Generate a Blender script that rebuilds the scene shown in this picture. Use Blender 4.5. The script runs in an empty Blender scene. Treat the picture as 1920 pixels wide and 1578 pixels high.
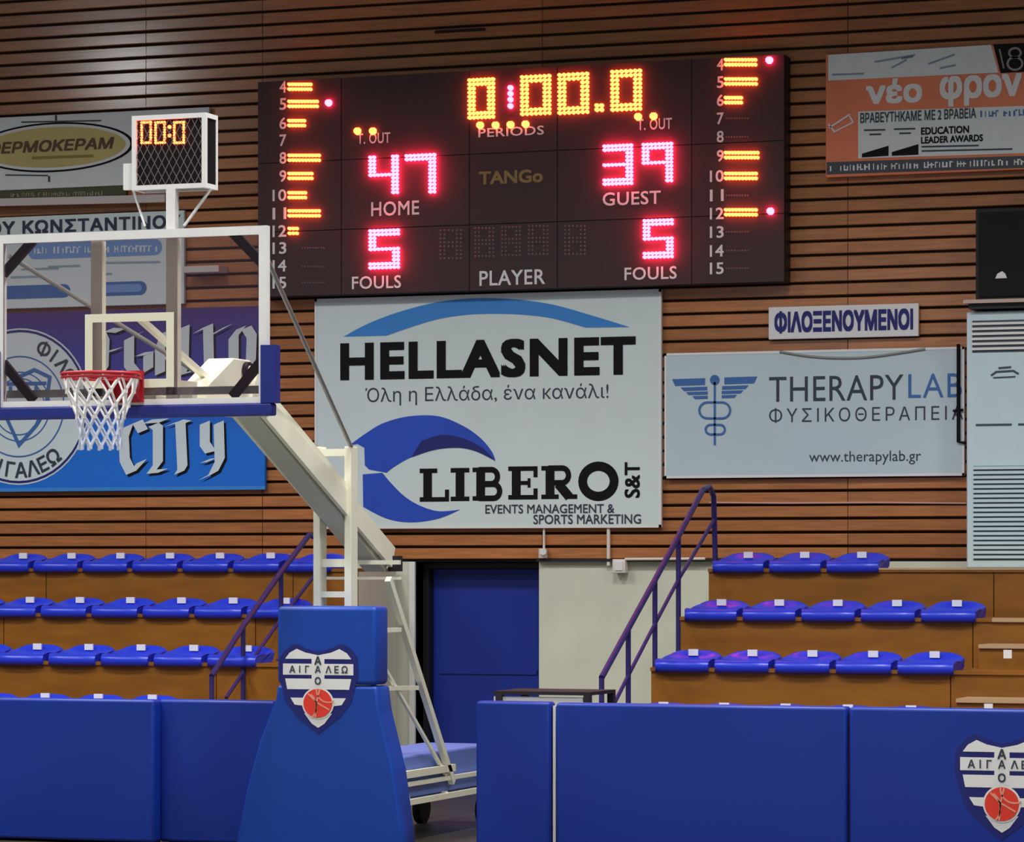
import bpy, bmesh, math, random
from mathutils import Vector
from mathutils.geometry import delaunay_2d_cdt
random.seed(7)
C = bpy.context.scene.collection
# ------------------------------------------------------------------ camera
F, TH, HY, CZ = 6400.0, math.radians(20), 1062.0, 1.92      # focal length in pixels, yaw, horizon row, eye height
CT, ST = math.cos(TH), math.sin(TH)
cd = bpy.data.cameras.new('camera'); cam = bpy.data.objects.new('camera', cd); C.objects.link(cam)
cam.location = (0, 0, CZ); cam.rotation_euler = (math.pi/2, 0, TH)
cd.sensor_fit = 'HORIZONTAL'; cd.sensor_width = 36; cd.lens = F/1920*36
cd.shift_y = (HY-789)/1920; cd.clip_end = 200
bpy.context.scene.camera = cam
# ------------------------------------------------------------------ world, lights, exposure
w = bpy.data.worlds.new('world'); bpy.context.scene.world = w; w.use_nodes = True
w.node_tree.nodes['Background'].inputs[0].default_value = (.50, .56, .62, 1)
w.node_tree.nodes['Background'].inputs[1].default_value = .07
vs = bpy.context.scene.view_settings
bpy.context.scene.display_settings.display_device = 'sRGB'
vs.view_transform = 'Standard'; vs.look = 'None'; vs.gamma = 1; vs.use_curve_mapping = False
vs.exposure = 0.0
def area(name, loc, size, power, col=(1, .97, .93), rot=(0, 0, 0), spread=180):
    l = bpy.data.lights.new(name, 'AREA'); l.shape = 'RECTANGLE'; l.size, l.size_y = size
    l.energy = power; l.color = col; l.spread = math.radians(spread)
    o = bpy.data.objects.new(name, l); o.location = loc; o.rotation_euler = rot; C.objects.link(o); return o
# hall lamps hanging under the roof, pointing down; they stand in rows over the court
for yy, pw in ((11, 150), (15.5, 240), (20.5, 340)):
    for xx in (-20, -13.5, -7, -0.5):
        area('hall_lamp', (xx, yy, 10.2 if yy < 18 else 9.4), (1.4, 1.4), pw, spread=142)
area('floodlight', (-22.2, 12.4, 9.08), (.38, .34), 75, (.95, 1, 1), rot=(math.radians(80), 0, math.radians(-27)))           # the lamp whose glare shows on the planks, upper left
area('fill_light', (-7, -3, 6.0), (22, 3.0), 270, (.86, .94, 1.0), rot=(math.radians(68), 0, math.radians(12)))  # added frontal fill, high behind the camera; stands for no known window
# ------------------------------------------------------------------ helpers
def ray(px, py):
    u, v = (px-960)/F, (HY-py)/F
    return Vector((-ST+CT*u, CT+ST*u, v))
def P(px, py, Y):                      # point of the plane Y seen at a pixel
    d = ray(px, py); t = Y/d.y; return Vector((d.x*t, Y, CZ+d.z*t))
def Q(px, py, X):                      # point of the plane X
    d = ray(px, py); t = X/d.x; return Vector((X, d.y*t, CZ+d.z*t))
def WX(px, Y): return P(px, 0, Y).x
def lin(c): c /= 255.; return c/12.92 if c <= .04045 else ((c+.055)/1.055)**2.4
ILL = .56
def alb(rgb, k=1): return tuple(min(.9, lin(c)/ILL*k) for c in rgb)
MATS = {}
def mat(name, rgb, rough=.6, metal=0, var=0, scale=8, bump=0, k=1, spec=.5, stretch=None, rnd=0, coat=0):
    if name in MATS: return MATS[name]
    m = bpy.data.materials.new(name); m.use_nodes = True; nt = m.node_tree; b = nt.nodes['Principled BSDF']
    c = alb(rgb, k); b.inputs['Base Color'].default_value = (*c, 1)
    b.inputs['Roughness'].default_value = rough; b.inputs['Metallic'].default_value = metal
    b.inputs['Specular IOR Level'].default_value = spec; b.inputs['Coat Weight'].default_value = coat; b.inputs['Coat Roughness'].default_value = .15
    if var or bump or rnd:
        tc = nt.nodes.new('ShaderNodeTexCoord'); mp = nt.nodes.new('ShaderNodeMapping')
        nt.links.new(tc.outputs['Object'], mp.inputs[0])
        if stretch: mp.inputs['Scale'].default_value = stretch
        n = nt.nodes.new('ShaderNodeTexNoise'); n.inputs['Scale'].default_value = scale; n.inputs['Detail'].default_value = 5
        nt.links.new(mp.outputs[0], n.inputs['Vector'])
        hs = nt.nodes.new('ShaderNodeHueSaturation'); hs.inputs['Color'].default_value = (*c, 1)
        mr = nt.nodes.new('ShaderNodeMapRange'); mr.inputs[1].default_value = .25; mr.inputs[2].default_value = .75
        mr.inputs[3].default_value = 1-var; mr.inputs[4].default_value = 1+var
        nt.links.new(n.outputs[0], mr.inputs[0])
        src = mr.outputs[0]
        if rnd:
            oi = nt.nodes.new('ShaderNodeObjectInfo'); m2 = nt.nodes.new('ShaderNodeMapRange')
            m2.inputs[3].default_value = 1-rnd; m2.inputs[4].default_value = 1+rnd
            nt.links.new(oi.outputs['Random'], m2.inputs[0])
            mu = nt.nodes.new('ShaderNodeMath'); mu.operation = 'MULTIPLY'
            nt.links.new(src, mu.inputs[0]); nt.links.new(m2.outputs[0], mu.inputs[1]); src = mu.outputs[0]
            ad = nt.nodes.new('ShaderNodeVectorMath'); nt.links.new(tc.outputs['Object'], ad.inputs[0])
            nt.links.new(oi.outputs['Location'], ad.inputs[1]); nt.links.new(ad.outputs[0], mp.inputs[0])
        nt.links.new(src, hs.inputs['Value']); nt.links.new(hs.outputs[0], b.inputs['Base Color'])
        if bump:
            bp = nt.nodes.new('ShaderNodeBump'); bp.inputs['Strength'].default_value = bump; bp.inputs['Distance'].default_value = .02
            nt.links.new(n.outputs[0], bp.inputs['Height']); nt.links.new(bp.outputs[0], b.inputs['Normal'])
    MATS[name] = m; return m
def emit(name, col, s):
    m = bpy.data.materials.new(name); m.use_nodes = True; b = m.node_tree.nodes['Principled BSDF']
    b.inputs['Base Color'].default_value = (.05, .01, .01, 1); b.inputs['Emission Color'].default_value = (*col, 1)
    b.inputs['Emission Strength'].default_value = s; MATS[name] = m; return m
def wloc(o):
    v = Vector((0, 0, 0))
    while o: v += o.location; o = o.parent
    return v
class MB:
    def __init__(s): s.v = []; s.f = []; s.sm = []
    def add(s, vs, fs, smooth=False):
        k = len(s.v); s.v += [Vector(v) for v in vs]; s.f += [[k+i for i in f] for f in fs]; s.sm += [smooth]*len(fs); return s
    def box(s, a, b):
        x0, x1 = sorted((a[0], b[0])); y0, y1 = sorted((a[1], b[1])); z0, z1 = sorted((a[2], b[2]))
        return s.add([(x, y, z) for z in (z0, z1) for y in (y0, y1) for x in (x0, x1)],
            [(0, 2, 3, 1), (4, 5, 7, 6), (0, 1, 5, 4), (2, 6, 7, 3), (0, 4, 6, 2), (1, 3, 7, 5)])
    def beam(s, a, b, wd, h, up=(0, 0, 1)):       # rectangular bar from a to b: width across, height along up
        a, b = Vector(a), Vector(b); d = (b-a).normalized(); sd = d.cross(Vector(up))
        if sd.length < 1e-4: sd = Vector((1, 0, 0))
        sd.normalize(); u = sd.cross(d).normalized()
        vs = [p+sd*i*wd/2+u*j*h/2 for p in (a, b) for i, j in ((-1, -1), (1, -1), (1, 1), (-1, 1))]
        return s.add(vs, [(0, 1, 2, 3), (7, 6, 5, 4), (0, 4, 5, 1), (1, 5, 6, 2), (2, 6, 7, 3), (3, 7, 4, 0)])
    def tube(s, pts, r, n=8, closed=False):
        pts = [Vector(p) for p in pts]; m = len(pts); k = len(s.v); rings = []
        ref = Vector((0, 0, 1)); prev = None
        for i, p in enumerate(pts):
            a = pts[(i-1) % m] if (closed or i) else p; b = pts[(i+1) % m] if (closed or i < m-1) else p
            d = (b-a).normalized()
            if prev is None:
                sd = d.cross(ref)
                if sd.length < .05: sd = d.cross(Vector((1, 0, 0)))
            else: sd = prev-d*prev.dot(d)
            sd.normalize(); prev = sd; u = sd.cross(d)
            rings.append([p+sd*r*math.cos(t*2*math.pi/n)+u*r*math.sin(t*2*math.pi/n) for t in range(n)])
        vs = [v for rg in rings for v in rg]; fs = []
        for i in range(m if closed else m-1):
            j = (i+1) % m
            for t in range(n): fs.append((i*n+t, i*n+(t+1) % n, j*n+(t+1) % n, j*n+t))
        s.add(vs, fs, True)
        if not closed: s.add(rings[0], [tuple(range(n))[::-1]]); s.add(rings[-1], [tuple(range(n))])
        return s
    def prism_x(s, prof, x0, x1):                  # profile of (y,z) swept along x
        n = len(prof)
        return s.add([(x, y, z) for x in (x0, x1) for y, z in prof],
            [tuple(range(n))[::-1], tuple(range(n, 2*n))]+[(i, (i+1) % n, n+(i+1) % n, n+i) for i in range(n)])
    def prism_y(s, prof, y0, y1):
        n = len(prof)
        return s.add([(x, y, z) for y in (y0, y1) for x, z in prof],
            [tuple(range(n)), tuple(range(n, 2*n))[::-1]]+[(i, n+i, n+(i+1) % n, (i+1) % n) for i in range(n)])
    def poly(s, pts): return s.add(pts, [tuple(range(len(pts)))])
    def build(s, name, m, parent=None, origin=None, bevel=0, seg=2, label=None):
        base = wloc(parent) if parent else Vector((0, 0, 0))
        org = Vector(origin) if origin is not None else base
        me = bpy.data.meshes.new(name); me.from_pydata([v-org for v in s.v], [], s.f); me.update()
        bm = bmesh.new(); bm.from_mesh(me)
        for fc, sm in zip(bm.faces, s.sm): fc.smooth = sm
        bmesh.ops.recalc_face_normals(bm, faces=bm.faces)
        if bevel:
            bmesh.ops.bevel(bm, geom=list(bm.edges), offset=bevel, segments=seg, affect='EDGES', profile=.5)
            for fc in bm.faces: fc.smooth = fc.smooth or fc.calc_area() < bevel*3
        bm.to_mesh(me); bm.free()
        me.materials.append(m)
        o = bpy.data.objects.new(name, me); C.objects.link(o); o.parent = parent; o.location = org-base
        if label: o['label'] = label
        return o
def tag(o, label=None, cat=None, group=None, kind=None):
    for k, v in (('label', label), ('category', cat), ('group', group), ('kind', kind)):
        if v: o[k] = v
    return o
def thing(name, loc, label, cat, group=None, kind=None):
    o = bpy.data.objects.new(name, None); o.location = loc; o.empty_display_size = .1; C.objects.link(o)
    return tag(o, label, cat, group, kind)
def copy_tree(o, parent=None):
    c = o.copy(); C.objects.link(c); c.parent = parent
    for ch in [x for x in bpy.data.objects if x.parent == o]: copy_tree(ch, c)
    return c
# flat prints on a plane Y = const -------------------------------------------------
def uvmap(x0, y0, x1, y1, Y):            # pixel box -> f(u,v) on the plane, v up; upright in the world
    X0, X1 = WX(x0, Y), WX(x1, Y); xm = (x0+x1)/2; zt, zb = P(xm, y0, Y).z, P(xm, y1, Y).z
    return lambda u, v, d=0: (X0+(X1-X0)*u, Y-d, zb+(zt-zb)*v)
def stroke(mb, pts, wd, f, closed=False):           # ribbon in 2-D, mapped by f(x,y)
    pts = [Vector(p) for p in pts]; n = len(pts); L = []; R = []
    for i, p in enumerate(pts):
        a = pts[i-1] if (i or closed) else None; b = pts[(i+1) % n] if (i < n-1 or closed) else None
        d1 = (p-a).normalized() if a is not None else None; d2 = (b-p).normalized() if b is not None else None
        if d1 is None: d1 = d2
        if d2 is None: d2 = d1
        n1 = Vector((-d1.y, d1.x)); n2 = Vector((-d2.y, d2.x)); mt = n1+n2
        mt = mt.normalized() if mt.length > .2 else n1
        kk = 1/max(.5, mt.dot(n1)); L.append(p+mt*wd/2*kk); R.append(p-mt*wd/2*kk)
    k = 0; vs = [f(*q) for q in L]+[f(*q) for q in R]
    mb.add(vs, [(i, (i+1) % n, n+(i+1) % n, n+i) for i in range(n if closed else n-1)])
def arc(cx, cy, rx, ry, a0, a1, n=20):
    return [(cx+rx*math.cos(math.radians(a0+(a1-a0)*i/n)), cy+ry*math.sin(math.radians(a0+(a1-a0)*i/n))) for i in range(n+1)]
def smoothpoly(pts, n=4):
    out = []; m = len(pts)
    for i in range(m):
        p0, p1, p2, p3 = [Vector(pts[(i+k-1) % m]) for k in range(4)]
        out.append(p1)
        if len(pts[i]) > 2: continue
    return out
def spline(pts, n=5):
    pts = [Vector(p) for p in pts]; out = []
    for i in range(len(pts)-1):
        p0 = pts[max(i-1, 0)]; p1 = pts[i]; p2 = pts[i+1]; p3 = pts[min(i+2, len(pts)-1)]
        for k in range(n):
            t = k/n; out.append(.5*((2*p1)+(p2-p0)*t+(2*p0-5*p1+4*p2-p3)*t*t+(3*p1-p0-3*p2+p3)*t**3))
    return out+[pts[-1]]
_txt = {}
def textmesh(body, bold=0, sp=1):
    key = (body, bold, sp)
    if key in _txt: return _txt[key]
    cu = bpy.data.curves.new('t', 'FONT'); cu.body = body; cu.resolution_u = 3; cu.space_character = sp; cu.fill_mode = 'NONE'
    o = bpy.data.objects.new('t', cu); C.objects.link(o)
    me = bpy.data.meshes.new_from_object(o.evaluated_get(bpy.context.evaluated_depsgraph_get()))
    V = [(v.co.x, v.co.y) for v in me.vertices]; E = [tuple(e.vertices) for e in me.edges]
    bpy.data.objects.remove(o); bpy.data.curves.remove(cu); bpy.data.meshes.remove(me)
    # fill by non-zero winding, so overlapping outlines of one letter stay clean
    R_ = delaunay_2d_cdt([Vector(v) for v in V], E, [], 0, 1e-6)
    S = []
    for a, b in E:
        if b-a > 1: a, b = b, a            # the closing edge of a loop is stored low-high
        S.append((V[a], V[b]))
    Fs = []; W_ = R_[0]
    for f in R_[2]:
        x = sum(W_[i].x for i in f)/len(f); y = sum(W_[i].y for i in f)/len(f); wn = 0
        for (x0, y0), (x1, y1) in S:
            if (y0 <= y) != (y1 <= y):
                if x0+(y-y0)/(y1-y0)*(x1-x0) > x: wn += 1 if y1 > y0 else -1
        if wn: Fs.append(tuple(f))
    V = [(v.x, v.y, 0) for v in W_]
    if bold > .009:                      # heavier weight: the same outline set several times around itself, a hair apart
        n = len(V); V0, F0 = V, Fs; V, Fs = [], []
        ring_ = [(i*bold, j*bold) for i in (0, -1, 1) for j in (0, -1, 1)]
        for k, (dx, dy) in enumerate(ring_):
            V += [(x+dx, y+dy, k*.0003) for x, y, _ in V0]; Fs += [tuple(i+k*n for i in f) for f in F0]
    xs = [v[0] for v in V]; ys = [v[1] for v in V]
    _txt[key] = (V, Fs, (min(xs), min(ys), max(xs), max(ys))); return _txt[key]
def text(body, x0, y0, x1, y1, Y, m, parent, bold=0, sp=1, name='lettering', rot=False, slant=0, label=None):
    V, Fs, bb = textmesh(body, bold, sp); f = uvmap(x0, y0, x1, y1, Y)
    mb = MB(); W, H = bb[2]-bb[0], bb[3]-bb[1]; vs = []
    for x, y, d in V:
        u, v = (x-bb[0])/W, (y-bb[1])/H
        if rot: u, v = 1-v, u
        vs.append(f(u+slant*(v-.5), v, d))
    mb.add(vs, Fs); return mb.build(name, m, parent, label=label)
def smalltype(x0, x1, ya, yb, h, Y, m, parent, seed=1, name='small_print'):   # a line of type too small to read: uneven little marks
    rr = random.Random(seed); mb = MB(); x = x0
    while x < x1:
        if rr.random() < .13: x += h*.5; continue
        t = (x-x0)/(x1-x0); y = ya+(yb-ya)*t; wd = h*rr.uniform(.12, .3); hh = h*rr.uniform(.7, 1)
        mb.add([P(x, y+h/2, Y), P(x+wd, y+h/2, Y), P(x+wd, y+h/2-hh, Y), P(x, y+h/2-hh, Y)], [(0, 1, 2, 3)])
        if rr.random() < .6: yy = y+rr.choice((-.35, 0, .35))*h; mb.add([P(x+wd, yy+h*.1, Y), P(x+wd+h*.3, yy+h*.1, Y), P(x+wd+h*.3, yy-h*.1, Y), P(x+wd, yy-h*.1, Y)], [(0, 1, 2, 3)])
        x += wd+h*rr.uniform(.25, .5)
    o = mb.build(name, m, parent); o['kind'] = 'stuff'; return o
def glyph_at(mb, ch, cx, cz, size, ang, Y, bold=.02):   # one letter centred and turned in the plane
    V, Fs, bb = textmesh(ch, bold); mx, my = (bb[0]+bb[2])/2, (bb[1]+bb[3])/2; s = size/.73; c, n = math.cos(ang), math.sin(ang)
    mb.add([(cx+((x-mx)*c-(y-my)*n)*s, Y-d, cz+((x-mx)*n+(y-my)*c)*s) for x, y, d in V], Fs)
def pxpoly(pts, Y, m, parent, name, label=None):
    mb = MB(); mb.poly([P(x, y, Y) for x, y in pts]); return mb.build(name, m, parent, label=label)
def rect(x0, y0, x1, y1, Y, m, parent, name, th=0, label=None):
    f = uvmap(x0, y0, x1, y1, Y); a, b = f(0, 0), f(1, 1); mb = MB()
    if th: mb.box(a, (b[0], b[1]+th, b[2]))
    else: mb.poly([f(0, 0), f(1, 0), f(1, 1), f(0, 1)])
    return mb.build(name, m, parent, label=label)
# ------------------------------------------------------------------ materials
M_plank = mat('wood_plank', (142, 91, 54), .38, var=.22, scale=3, stretch=(1, 4, 14), rnd=.16, bump=.12, coat=.7, spec=.3)
M_back = mat('wall_backing', (26, 14, 10), .8)
M_cream = mat('cream_plaster', (172, 174, 160), .7, var=.06, scale=2, bump=.05)
M_riser = mat('riser_plywood', (108, 68, 16), .42, var=.22, scale=2.2, stretch=(1, 1, 4), rnd=.08)
M_nose = mat('step_edge', (150, 125, 95), .5)
M_floor = mat('shaded_parquet', (44, 42, 34), .35, var=.2, scale=4)  # dark apron colour, with the shade around the stand put into it
M_door = mat('blue_door_paint', (10, 34, 118), .45, var=.08, scale=1.5)
M_blackm = mat('black_metal', (22, 20, 24), .5)
M_seat = mat('blue_seat_plastic', (28, 46, 170), .3, var=.1, scale=6)
M_whitep = mat('white_plate', (215, 218, 235), .4)
M_pad = mat('blue_vinyl', (9, 38, 122), .42, var=.08, scale=1.4, bump=.06)
M_padc = mat('blue_vinyl_column', (9, 52, 134), .42, var=.07, scale=1.4, bump=.06)
M_paddark = mat('navy_foam', (24, 34, 105), .5, var=.1)
M_paint = mat('cream_green_paint', (190, 196, 172), .45, var=.06, scale=5)
M_frame = mat('board_frame_paint', (205, 200, 190), .45, var=.04)
M_line = mat('target_line', (196, 190, 168), .5)
M_grey = mat('grey_steel', (120, 122, 118), .4, metal=.3)
M_red = mat('rim_red', (150, 26, 38), .4)
M_net = mat('net_cord', (205, 200, 195), .8)
M_net2 = mat('net_cord_blue', (165, 172, 205), .8)
M_rail = mat('rail_paint', (38, 32, 84), .4)
M_cloth = mat('banner_cloth', (176, 192, 198), .55, var=.025, scale=1.6, bump=.25)
M_cloth2 = mat('banner_cloth_grey', (158, 174, 180), .5, var=.03, scale=1.4, bump=.3)
M_ink = mat('black_ink', (10, 8, 11), .6, spec=.2)
M_ink2 = mat('slate_ink', (38, 48, 58), .55)
M_white = mat('white_ink', (205, 210, 215), .5)
M_blue1 = mat('blue_ink', (44, 112, 178), .5)
M_blue2 = mat('deep_blue_ink', (28, 62, 160), .5, var=.2, scale=1.5)
M_blue3 = mat('navy_ink', (18, 24, 92), .5)
M_blue4 = mat('steel_blue_ink', (48, 88, 140), .5)
M_panel = mat('scoreboard_black', (58, 44, 46), .55, k=1., spec=.2)
M_case = mat('scoreboard_case', (18, 15, 18), .5)
M_mark = mat('scoreboard_print', (215, 198, 195), .5)
M_gold = mat('gold_print', (118, 96, 48), .5)
M_ledoff = mat('led_unlit', (84, 74, 74), .4)
M_amber = emit('led_amber', (1.0, .078, .018), 13.0)
M_pink = emit('led_red', (1.0, .020, .072), 40.0)
M_ac = mat('ac_casing', (164, 184, 192), .4, var=.02)
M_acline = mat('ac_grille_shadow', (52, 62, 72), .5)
M_shelf = mat('shelf_edge', (160, 140, 130), .5)
M_spk = mat('speaker_black', (20, 20, 22), .7)
M_pipe = mat('white_conduit', (190, 180, 175), .5)
# ------------------------------------------------------------------ setting
YW = 28.6
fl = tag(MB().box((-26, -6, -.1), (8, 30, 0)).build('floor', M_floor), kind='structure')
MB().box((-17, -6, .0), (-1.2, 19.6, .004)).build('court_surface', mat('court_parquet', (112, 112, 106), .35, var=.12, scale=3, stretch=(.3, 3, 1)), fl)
DX0, DX1, DZ = WX(779, YW), WX(1010, YW), 1.965            # door opening
wall = thing('wall_back', (-11, YW, 0), None, None, kind='structure')
MB().box((-26, YW+.035, DZ), (8, YW+.45, 9.8)).build('backing', M_back, wall)
MB().box((-26, YW+.01, 0), (DX0, YW+.45, DZ)).build('plaster', M_cream, wall)
MB().box((DX1, YW+.01, 0), (8, YW+.45, DZ)).build('plaster', M_cream, wall)
MB().box((DX0, YW+.40, 0), (DX1, YW+.45, DZ)).build('plaster', M_cream, wall)
joints = [-18, -14.02, -12.84, -10.12, -7.33, -3.6]
pitch, phase = .1196, .107+.1196*16
cache = {}
for r in range(48):
    z0 = phase+r*pitch+.024-.055
    for a, b in zip(joints[:-1], joints[1:]):
        L = b-a-.006
        key = round(L, 3)
        if key not in cache:
            h = pitch-.024; e = .006
            prof = [(0, 0+e), (e, 0), (.03, 0), (.03, h), (e, h), (0, h-e)]
            mb = MB(); mb.prism_x(prof, 0, L); cache[key] = mb.build('plank', M_plank, wall, origin=(0, 0, 0)); o = cache[key]
        else:
            o = cache[key].copy(); C.objects.link(o); o.parent = wall
        o.location = Vector((a, YW+random.uniform(-.002, .003), z0))-wall.location
mb = MB(); mb.box((-26, YW+.0, phase+48*pitch), (8, YW+.035, 9.8)); mb.build('upper_boarding', M_plank, wall)
mb = MB(); mb.box((-26, YW, DZ), (-18.01, YW+.035, 9.8)).box((-3.59, YW, DZ), (8, YW+.035, 9.8)); mb.build('side_boarding', M_plank, wall)
# door
door = thing('door_1', ((DX0+DX1)/2, YW+.3, 0), None, None, kind='structure')
MB().box((DX0+.05, YW+.30, .01), (DX1-.05, YW+.34, DZ-.06)).build('door_leaf', M_door, door, bevel=.008)
MB().box((DX0+.001, YW+.2, 0), (DX0+.05, YW+.36, DZ-.01)).box((DX1-.05, YW+.2, 0), (DX1-.001, YW+.36, DZ-.01)).box((DX0+.05, YW+.2, DZ-.06), (DX1-.05, YW+.36, DZ-.01)).build('door_frame', M_blackm, door)
MB().box((DX0+.12, YW+.285, .95), (DX1-.12, YW+.30, .99)).build('push_bar', M_door, door)
tr = MB(); tr.box((DX0-.055, YW-.02, 0), (DX0, YW+.2, DZ)); tag(tr.build('trim_1', M_frame), kind='structure')
# ledge on the plaster under the planks
mb = MB(); mb.box((DX1, YW-.05, 1.965), (-8.3, YW+.01, 1.99)); tag(mb.build('trim_2', M_blackm), kind='structure')
# ------------------------------------------------------------------ bleachers
TZ = [1.905, 1.51, 1.115, .72, .325]; TY = [27.65, 26.85, 26.05, 25.25, 24.45]
def bleacher(x0, x1, label, endside):
    b = thing('bleacher', ((x0+x1)/2, 26.5, 0), label, 'bleacher')
    for k in range(5):
        yb = YW-.06 if k == 0 else TY[k-1]
        xs = x0
        while xs < x1-.01:
            xe = min(xs+2.44, x1)
            MB().box((xs+.004, TY[k], TZ[k]-.395 if k < 4 else 0), (xe-.004, TY[k]+.02, TZ[k]-.03)).build('riser_panel', M_riser, b)
            xs = xe
        MB().box((x0, TY[k]-.015, TZ[k]-.03), (x1, yb, TZ[k])).build('tread', M_riser, b)
    prof = [(TY[4]+.02, 0), (TY[4]+.02, TZ[4]-.03)]
    for k in (3, 2, 1, 0): prof += [(TY[k]+.02, TZ[k+1]-.03), (TY[k]+.02, TZ[k]-.03)]
    prof += [(YW-.06, TZ[0]-.03), (YW-.06, 0)]
    xx = x1 if endside > 0 else x0
    MB().prism_x(prof, xx-.03*endside, xx+.001*endside).build('side_panel', M_cream, b)
    return b
bl = bleacher(-17.0, -11.5, 'stepped wooden seating block left of the blue door', 1)
br = bleacher(-8.3, -3.4, 'stepped wooden seating block right of the blue door', -1)
mb = MB(); mb.box((-6.85, TY[0]-.02, TZ[0]-.012), (-3.4, TY[0]+.06, TZ[0]+.004)); mb.build('edge_strip', M_nose, br, label='pale edge strip on the top step')
# aisle half-steps at the right
ais = thing('aisle_steps', (-4.7, 26, 0), 'wooden aisle steps with pale edges at the right end of the seating', 'steps')
for k in (1, 2, 3):
    z = TZ[k]-.20
    MB().box((-5.72, TY[k]-.42, TZ[k+1]), (-3.9, TY[k]-.02, z-.03)).build('step', M_riser, ais)
    MB().box((-5.72, TY[k]-.44, z-.03), (-3.9, TY[k]-.018, z)).build('edge_strip', M_nose, ais)
mb = MB(); mb.box((-5.70, TY[1]-.022, TZ[1]-.03), (-3.9, TY[1]-.017, TZ[1]+.004)); mb.build('edge_strip', M_nose, ais)
for (px, py, s) in ((1889, 1226, 15), (1853, 1327, 16)):
    Yp = TY[2]+.0 if py < 1300 else TY[3]-.0
    p = P(px, py, Yp-.45); h = .032
    MB().box((p.x-h, Yp-.445, p.z-h), (p.x+h, Yp-.440, p.z+h)).build('number_plate', M_whitep, ais, label='small white square number plate')
# seats
def make_seat():
    root = thing('stadium_seat', (0, 0, 0), 'x', 'seat')
    prof = [(.0, -.035), (-.005, .02), (.01, .05), (.04, .062), (.12, .048), (.22, .042), (.31, .058), (.36, .09), (.39, .122), (.405, .132), (.42, .12), (.40, .08), (.36, .02), (.30, .0), (.04, -.03)]
    nx = 8; V = []; n = len(prof)
    for i in range(nx+1):
        u = -1+2*i/nx
        for (y, z) in prof:
            hw = .232-(.06*max(0, (z-.07)/.1) if y > .3 else 0)-(.012 if y < .03 else 0)
            zz = z+(.022*abs(u)**4 if (.1 < y < .32 and z > .03) else 0)
            if z > .10: zz = z-.025*abs(u)**4
            if y < .05 : yy = y+.02*abs(u)**4
            else: yy = y
            V.append((u*hw, yy, zz))
    fs = [(i*n+j, i*n+(j+1) % n, (i+1)*n+(j+1) % n, (i+1)*n+j) for i in range(nx) for j in range(n)]
    mb = MB(); mb.add(V, fs, True); mb.add(V[:n], [tuple(range(n))]); mb.add(V[-n:], [tuple(range(n))[::-1]])
    mb.build('seat_shell', M_seat, root)
    MB().box((-.04, .335, .088), (.04, .352, .140)).build('number_plate', M_whitep, root, label='white number plate')
    mb = MB(); mb.box((-.16, .06, -.0), (-.13, .34, .04)).box((.13, .06, -.0), (.16, .34, .04)); mb.build('bracket', M_grey, root)
    return root
proto = make_seat(); first = [True]
ORD = ['first', 'second', 'third', 'fourth', 'fifth', 'sixth', 'seventh', 'eighth']
ROW = ['top', 'second', 'third', 'fourth']
def put_seat(x, k, label, group):
    o = proto if first[0] else copy_tree(proto)
    first[0] = False
    o.location = (x, TY[k]-.05, TZ[k]+.001); tag(o, label, group=group)
for k in range(4):
    for i in range(8):
        x = -11.70-.497*(i+.5)-.02
        if k == 3 and i == 0: continue
        if k == 0 or not False:
            put_seat(x, k, '%s blue seat from the right end in the %s row of the left seating block' % (ORD[i], ROW[k]), 'blue seats of the left block')
for k in range(4):
    for i in range(3 if k == 0 else 5):
        put_seat(-8.28+.495*(i+.5), k, '%s blue seat from the stair rail in the %s row of the right seating block' % (ORD[i], ROW[k]), 'blue seats of the right block')
# stair rails
def rail(name_label, X, top, low, posts, base):
    r = thing('stair_rail', (X, 26, 0), name_label, 'handrail')
    MB().tube([Q(x, y, X) for x, y in top], .024, 10).build('handrail', M_rail, r)
    MB().tube([Q(x, y, X) for x, y in low], .016, 8).build('lower_rail', M_rail, r)
    for (x, y), zb in zip(posts, base):
        p = Q(x, y, X); MB().tube([p, (p.x, p.y, zb)], .022, 8).build('post', M_rail, r)
        MB().tube([(p.x, p.y, zb), (p.x, p.y, zb+.012)], .045, 10).build('post_foot', M_rail, r)
    return r
XR = -8.345
rail('dark blue stair rail climbing beside the right seating block', XR,
     [(1128, 1270), (1177, 1180), (1228, 1087), (1272, 1005), (1318, 918), (1330, 912), (1338, 930), (1341, 1040), (1341, 1420)],
     [(1152, 1318), (1178, 1266), (1228, 1169), (1271, 1088), (1306, 1030), (1340, 972)],
     [(1128, 1271), (1178, 1180), (1228, 1089), (1272, 1007)], [0, 0, 0, 0])
XL = -11.87
rail('dark blue stair rail in front of the left seating block', XL,
     [(397, 1267), (455, 1175), (527, 1072), (580, 1002), (588, 1006)],
     [(424, 1308), (455, 1262), (527, 1160), (590, 1078)],
     [(397, 1268), (456, 1176), (527, 1074)], [TZ[4], TZ[3], TZ[2]])
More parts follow.
